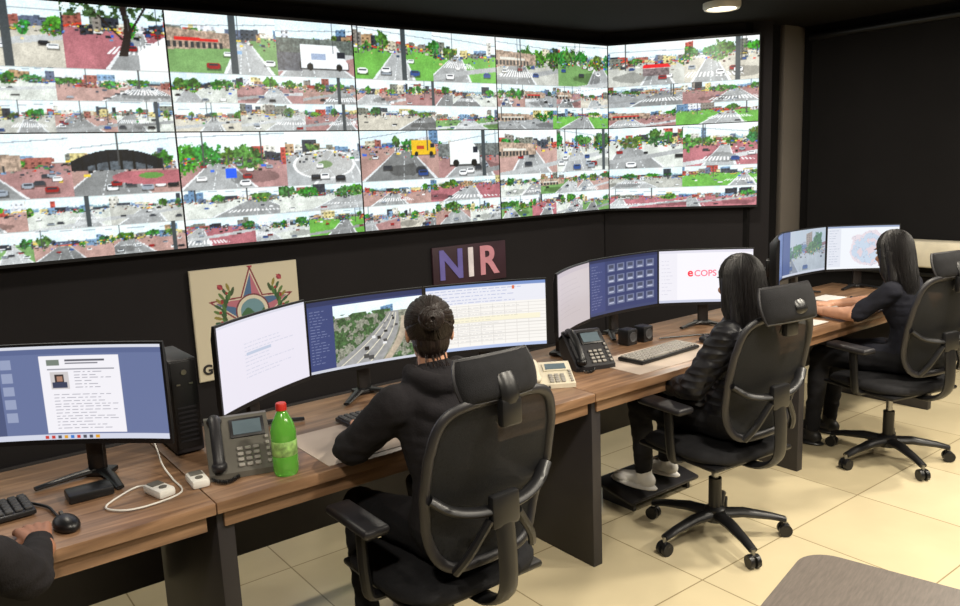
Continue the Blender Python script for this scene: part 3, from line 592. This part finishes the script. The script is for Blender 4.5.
# ---------------------------------------------------------------- people
def remesh(name,g,vox,it,mats,parent,facefn=None,disp=None):
    me=bpy.data.meshes.new(name); me.from_pydata(g.v,[],g.f)
    bm=bmesh.new(); bm.from_mesh(me); bmesh.ops.recalc_face_normals(bm,faces=bm.faces[:]); bm.to_mesh(me); bm.free()
    o=bpy.data.objects.new(name,me); SC.collection.objects.link(o)
    r=o.modifiers.new('r','REMESH'); r.mode='VOXEL'; r.voxel_size=vox; r.adaptivity=0
    if it: s=o.modifiers.new('s','SMOOTH'); s.factor=.5; s.iterations=it
    bpy.context.view_layer.update()
    m2=bpy.data.meshes.new_from_object(o.evaluated_get(bpy.context.evaluated_depsgraph_get())); bpy.data.objects.remove(o); m2.name=name
    if disp:
        m2.update(); N=[v.normal.copy() for v in m2.vertices]
        for v,nn in zip(m2.vertices,N): v.co=v.co+nn*disp(v.co,nn)
    m2.materials.clear()
    for x in mats: m2.materials.append(M[x])
    idx=[facefn(p.center) if facefn else 0 for p in m2.polygons]
    m2.polygons.foreach_set('material_index',idx); m2.polygons.foreach_set('use_smooth',[True]*len(m2.polygons)); m2.update()
    o=bpy.data.objects.new(name,m2); SC.collection.objects.link(o); o.parent=parent; return o
def hand(name,W,D,N,ts,curl,mt,parent):
    W=Vector(W);D=Vector(D).normalized();N=Vector(N);N=(N-D*N.dot(D)).normalized();S=D.cross(N)
    g=G(); P=lambda s,d,n:W+S*s+D*d+N*n
    g.caps(P(0,-.06,0),P(0,.01,0),.027,.024)
    for i,(s,d,L,r) in enumerate([(-.030*ts*-1,.078,.062,.0088),(-.010*ts*-1,.086,.072,.0092),(.011*ts*-1,.084,.067,.009),(.030*ts*-1,.074,.052,.008)]):
        k=P(s,d,.004); g.caps(P(s*.5,.01,0),k,.017,.0125,seg=12)
        a=curl*(.6+.1*i); p=k; dv=(D+S*s*2.2).normalized()
        for j,fr_ in enumerate((.45,.31,.24)):
            a2=a*(1,1.9,2.6)[j]; q=p+(dv*math.cos(a2)-N*math.sin(a2))*L*fr_*1.15; g.caps(p,q,r*(1,.95,.88)[j],r*(.95,.88,.8)[j],seg=12); p=q
    for s in(-.018,0,.018): g.caps(P(s,.03,-.004),P(s,.065,-.003),.015,.013,seg=12)
    t0=P(ts*.018,.015,-.006);t1=P(ts*.045,.045,-.014);t2=P(ts*.052,.07,-.018);t3=P(ts*.047,.09,-.022)
    g.caps(t0,t1,.015,.0115,seg=12);g.caps(t1,t2,.0112,.0098,seg=12);g.caps(t2,t3,.0098,.008,seg=12)
    return remesh(name,g,.0034,2,[mt],parent)
def person(name,loc,yaw,J,top='hood',skin='skin',shoes='shoe_b',hair='bun',bare=False,hood=False,thick=0.,head_rot=(0,0,0),curl=.35,hdirs=None,sw=1.,hsc=.93,hcol='hair'):
    e=empty(name,(loc[0],loc[1],0),yaw); V={k:Vector(v) for k,v in J.items()}
    g=G(); sp=crv([V['pelvis'],V['waist'],V['chest'],V['neck']],6); n=len(sp)
    prof=[(0,.168,.13),(.12,.172,.13),(.3,.148,.112),(.42,.138,.104),(.6,.15,.112),(.75,.158,.114),(.86,.14,.095),(.95,.09,.07),(1,.06,.06)]
    for i,p in enumerate(sp):
        t=i/(n-1)
        for a_,b_ in zip(prof,prof[1:]):
            if a_[0]<=t<=b_[0]+1e-6: q=(t-a_[0])/(b_[0]-a_[0]); rx=a_[1]+(b_[1]-a_[1])*q; ry=a_[2]+(b_[2]-a_[2])*q
        g.ell(p,((rx+thick)*sw,ry+thick,.07))
    g.caps(V['neck']-Vector((0,0,.04)),V['neck']+Vector((0,0,.01)),.062,.052)
    arms=[]
    for s in('L','R'):
        sh,el,wr=V['sh'+s],V['el'+s],V['wr'+s]; arms.append((el,wr)); inn=V['neck']-Vector((0,0,.055))
        g.caps(inn,sh,.058,.056+thick); g.caps(sh,el,.055+thick,.044+thick); 
        if bare: g.caps(el,wr,.040,.026)
        else: g.caps(el,wr,.044+thick,.032+thick*.4)
        hip=V['pelvis']+Vector(((-.085 if s=='L' else .085),.0,-.005)); kn,an=V['kn'+s],V['an'+s]
        g.caps(hip,kn,.086,.060); g.caps(kn,an+Vector((0,0,.01)),.058,.041)
    g.ell(V['pelvis']+Vector((0,-.03,-.01)),(.175*sw,.125,.095))
    if hood:
        nk=V['neck']; pts=[nk+Vector((.090*math.cos(a),-.02+.095*math.sin(a),.02+.02*math.sin(a))) for a in [math.pi*(.1-1.2*i/12) for i in range(13)]]
        for p,q in zip(pts,pts[1:]): g.caps(p,q,.030,.030)
        pts=[nk+Vector((.115*math.cos(a),-.03+.115*math.sin(a),-.035+.05*math.sin(a))) for a in [math.pi*(-.05-.9*i/10) for i in range(11)]]
        for i,(p,q) in enumerate(zip(pts,pts[1:])): g.caps(p,q,.034,.034)
        g.ell(nk+Vector((0,-.125,-.085)),(.095,.04,.085),rot=(math.radians(-14),0,0)); g.ell(nk+Vector((0,-.15,-.14)),(.05,.03,.055))
        for s in(-1,1): g.caps(nk+Vector((s*.09,.0,.02)),nk+Vector((s*.05,.085,-.035)),.028,.022)
    if top=='quilt':
        nk=V['neck']; 
        for i in range(14):
            a=2*math.pi*i/14; b_=2*math.pi*(i+1)/14; g.caps(nk+Vector((.058*math.cos(a),.056*math.sin(a),.03)),nk+Vector((.058*math.cos(b_),.056*math.sin(b_),.03)),.018,.018,seg=10)
    zc=V['pelvis'].z+.035
    def ff(c):
        if bare:
            for el,wr in arms:
                d=wr-el; t=(c-el).dot(d)/d.length_squared
                if t>-.02 and (c-el-d*max(0,min(1,t))).length<.064: return 2
        return 1 if (c.z<zc and all((c-(el+(wr-el)*max(0,min(1,(c-el).dot(wr-el)/(wr-el).length_squared)))).length>.062+thick for el,wr in arms)) else 0
    els=[V['elL'],V['elR']]
    def dp(c,nn):
        w_=max(math.exp(-((c-q).length/.12)**2) for q in els)
        return .005*mnoise.noise(c*9)+.005*mnoise.noise(Vector((c.x*10,c.y*10,c.z*34)))+.0015*mnoise.noise(c*45)+.006*w_*mnoise.noise(Vector((c.x*30+c.z*25,c.y*14,c.z*30)))
    remesh('clothed_body',g,.008,2,[top,'pants',skin],e,ff,dp)
    for s in('L','R'):
        an=V['an'+s]; fd=(an-V['kn'+s]); fd=Vector((fd.x*.2,max(.3,0),0)).normalized()
        zb=an.z-.085; g=G()
        g.ell(an+Vector((0,-.015,-.045)),(.036,.045,.042)); g.caps(an+Vector((0,0,-.03)),an+Vector((0,0,.02)),.037,.04)
        g.caps(an+fd*.02+Vector((0,0,-.045)),an+fd*.12+Vector((0,0,-.056)),.037,.028); g.ell(an+fd*.115+Vector((0,0,-.06)),(.043,.062,.027))
        g.v=[(a,b,max(c,zb+.004)) for a,b,c in g.v]; remesh('shoe_'+s,g,.005,2,[shoes],e)
        q=G(); q.ell(an+fd*.06+Vector((0,0,-.077)),(.045,.135,.02),rot=(0,0,-math.atan2(fd.x,fd.y))); q.v=[(a,b,min(max(c,zb),zb+.02)) for a,b,c in q.v]; q.obj('sole_'+s,['shoe_w' if shoes=='shoe_w' else 'blk'],e)
    H=V['head']; T=Matrix.Translation(H)@Euler(head_rot).to_matrix().to_4x4()@Matrix.Diagonal((hsc,hsc,hsc,1)); g=G(); c=lambda x,y,z:T@Vector((x,y,z))
    E=lambda p,r,G_=None:(G_ or g).ell(p,r,T=T)
    g.caps(V['neck']-Vector((0,0,.03)),c(0,-.02,-.05),.048,.047)
    E((0,-.012,.025),(.075,.094,.088)); E((0,.028,-.03),(.060,.060,.085)); E((0,.058,-.095),(.030,.030,.024)); E((0,.02,-.07),(.054,.05,.04))
    g.caps(c(0,.083,.012),c(0,.104,-.026),.008,.0125); E((-.011,.097,-.03),(.009,.01,.008)); E((.011,.097,-.03),(.009,.01,.008)); E((0,.079,.03),(.045,.014,.012))
    E((0,.082,-.062),(.023,.012,.007)); E((0,.081,-.072),(.02,.012,.007))
    for s in(-1,1): E((s*.076,-.005,-.005),(.009,.017,.03)); E((s*.036,.062,-.028),(.022,.022,.018))
    remesh('head',g,.0042,2,[skin],e)
    g=G()
    for s in(-1,1):
        E((s*.030,.077,.006),(.0135,.0105,.009)); g.ell((s*.030,.0865,.006),(.0055,.002,.0055),1,T=T); g.ell((s*.031,.087,.026),(.018,.004,.0035),2,T=T)
    g.ell((0,.0905,-.0665),(.021,.005,.006),3,T=T); g.obj('eyes_and_lips',['eye','iris','hair','lip'],e)
    g=G(); st=G(); C0=Vector((0,-.022,.034)); Rr=Vector((.083,.100,.093))
    E(tuple(C0),tuple(Rr)); 
    surf=lambda d,k=1.:C0+Vector((d.x*Rr.x,d.y*Rr.y,d.z*Rr.z))*k
    rnd=random.Random(5)
    if hair=='bun':
        E((0,-.05,-.02),(.066,.058,.07)); B=Vector((0,-.125,.055)); E((0,-.098,.045),(.034,.03,.034))
        E(tuple(B),(.044,.034,.042))
        bd=Vector((0,-.93,.22)).normalized()
        for i in range(260):
            ph=rnd.uniform(0,2*math.pi); d0=Vector((math.cos(ph),.0,math.sin(ph))); 
            lim=.35 if d0.z>-.2 else -.25; d0=Vector((d0.x,lim+rnd.uniform(-.05,.08),d0.z)).normalized()
            pts=[]
            for j in range(9):
                t=j/8; d=(d0*(1-t)+bd*t).normalized(); pts.append(T@(surf(d,1.015+.02*rnd.random()*math.sin(t*3))))
            st.sweep(pts,.0022,0,4)
        for i in range(70):
            t0=rnd.uniform(0,2*math.pi); rr0=rnd.uniform(.008,.042); yy=-.034*math.sqrt(max(0,1-(rr0/.046)**2)); pts=[]
            for j in range(14):
                a=t0+j*.28; r_=rr0*(1-.02*j); pts.append(T@(B+Vector((r_*math.cos(a),yy-.003-.001*rnd.random(),r_*math.sin(a)))))
            st.sweep(pts,.003,0,5)
        for i in range(14):
            x0=rnd.uniform(-.05,.05); pts=[T@Vector((x0,-.085,-.06)),T@Vector((x0*1.1,-.095,-.085)),T@Vector((x0*1.3+rnd.uniform(-.01,.01),-.10,-.11))]; st.sweep(pts,.0012,0,4)
    elif hair=='long':
        E((0,-.05,-.03),(.072,.058,.09))
        for x_ in(-.05,-.017,.017,.05):
            g.caps(c(x_,-.055,.0),c(x_*1.1,-.075,-.15),.036,.034); g.caps(c(x_*1.1,-.075,-.15),c(x_*.8,-.09,-.27),.034,.012)
        for s in(-1,1): g.caps(c(s*.068,-.01,.02),c(s*.072,-.01,-.10),.022,.02); g.caps(c(s*.072,-.01,-.10),c(s*.06,-.05,-.22),.02,.01)
        for i in range(420):
            ph=rnd.uniform(-.22*math.pi,1.22*math.pi)
            dirx,diry=math.cos(ph),-math.sin(ph); Ls=rnd.uniform(.22,.36); part=Vector((.01,rnd.uniform(-.05,.06),.128)); jit=rnd.uniform(.98,1.07); pts=[]
            for j in range(5):
                t=(j+.3)/5*math.pi/2; d=Vector((dirx*math.sin(t),diry*math.sin(t),math.cos(t))); p=surf(d,jit); p.y+= .25*part.y*(1-math.sin(t)); pts.append(T@p)
            base=surf(Vector((dirx,diry,0)),jit); wob=rnd.uniform(0,6)
            for j in range(1,8):
                t=j/7; x_=base.x*(1-.22*t*t)+.004*math.sin(wob+t*5); y_=base.y*(1-.25*t)-.06*t*(1 if diry<.3 else 1.6); pts.append(T@Vector((x_,y_,C0.z-Ls*t)))
            rs=[.0028]*(len(pts)-2)+[.002,.0008]; st.sweep(pts,rs,0,4)
    else:
        E((0,-.04,-.01),(.076,.075,.08))
    iT=T.inverted()
    def hd(p,nn):
        q=iT@p; a=math.atan2(q.x,q.y+.02); return .003*mnoise.noise(Vector((a*9,q.z*5,1)))+.002*mnoise.noise(Vector((a*24,q.z*8,3)))
    remesh('hair',g,.0048,1,[hcol],e,None,hd)
    if st.v: st.obj('hair_strands',[hcol],e,ang=80)
    for i,s in enumerate(('L','R')):
        el,wr=V['el'+s],V['wr'+s]; D=(wr-el).normalized(); D.z=(hdirs or {}).get(s+'z',D.z)
        if hdirs and s in hdirs: D=Vector(hdirs[s])
        hand('hand_'+s,wr+(wr-el).normalized()*.028,D,(0,0,1),(1 if s=='L' else -1),curl,skin,e)
    return e
person('woman',C1[:2],C1[2],dict(pelvis=(0,-.07,.565),waist=(0,-.05,.70),chest=(0,.0,.86),neck=(0,.05,1.01),head=(0.01,.09,1.145),shL=(-.158,.03,.955),shR=(.158,.03,.955),elL=(-.255,.15,.815),elR=(.265,.16,.815),wrL=(-.12,.35,.79),wrR=(.12,.36,.79),
    knL=(-.13,.37,.525),knR=(.13,.37,.525),anL=(-.13,.36,.088),anR=(.13,.36,.088)),'hood','skin','shoe_b','bun',hood=True,thick=.012,head_rot=(-.12,0,-.5),hdirs={'Lz':-.08,'Rz':-.08},hsc=.90,hcol='hair2')
person('woman',C2[:2],C2[2],dict(pelvis=(0,-.08,.565),waist=(0,-.10,.70),chest=(-.01,-.12,.84),neck=(-.02,-.12,.985),head=(-.03,-.095,1.13),shL=(-.158,-.11,.935),shR=(.135,-.11,.935),elL=(-.215,.0,.725),elR=(.21,.03,.725),wrL=(-.10,.19,.665),wrR=(.10,.21,.665),
    knL=(-.05,.36,.55),knR=(.17,.36,.545),anL=(.04,.40,.185),anR=(.25,.40,.185)),'quilt','skin','shoe_w','long',thick=.013,head_rot=(-.05,0,-.5),hdirs={'Lz':-.3,'Rz':-.3},hsc=.95)
person('woman',C3[:2],C3[2],dict(pelvis=(0,-.08,.565),waist=(0,-.07,.69),chest=(0,-.03,.83),neck=(0,.01,.97),head=(-.01,.05,1.105),shL=(-.155,.0,.92),shR=(.15,.0,.92),elL=(-.225,.14,.80),elR=(.24,.17,.80),wrL=(-.16,.36,.785),wrR=(.10,.37,.785),
    knL=(-.12,.36,.525),knR=(.12,.36,.525),anL=(-.12,.40,.088),anR=(.12,.40,.088)),'shirt','skin','shoe_b','long',bare=True,head_rot=(-.12,0,-.5),hdirs={'Lz':-.05,'Rz':-.05})
person('man',C4[:2],C4[2],dict(pelvis=(0,-.07,.565),waist=(0,-.05,.70),chest=(0,.02,.88),neck=(0,.07,1.05),head=(0.0,.10,1.19),shL=(-.175,.06,.99),shR=(.175,.04,.99),elL=(-.27,.24,.82),elR=(.305,.20,.815),wrL=(-.12,.46,.795),wrR=(.355,.43,.79),
    knL=(-.13,.38,.525),knR=(.13,.38,.525),anL=(-.13,.36,.088),anR=(.13,.36,.088)),'hood','skin2','shoe_b','short',thick=.004,head_rot=(-.08,0,0),hdirs={'Lz':-.08,'R':(-.02,1,-.02)},hsc=1.)
# ---------------------------------------------------------------- world + camera
w=bpy.data.worlds.new('world'); SC.world=w; w.use_nodes=True; w.node_tree.nodes['Background'].inputs[0].default_value=(.02,.02,.022,1)
yaw,p,r=math.radians(37),math.radians(9.9),math.radians(2.35)
F=Vector((math.cos(p)*math.sin(yaw),math.cos(p)*math.cos(yaw),-math.sin(p))); R0=Vector((math.cos(yaw),-math.sin(yaw),0)); U0=R0.cross(F)
R=math.cos(r)*R0-math.sin(r)*U0; U=math.cos(r)*U0+math.sin(r)*R0
cd=bpy.data.cameras.new('camera'); cd.sensor_width=36; cd.lens=790/960*36; cd.clip_start=.05; co=bpy.data.objects.new('camera',cd); SC.collection.objects.link(co)
co.matrix_world=Matrix(((R.x,U.x,-F.x,0),(R.y,U.y,-F.y,0),(R.z,U.z,-F.z,1.65),(0,0,0,1))); SC.camera=co
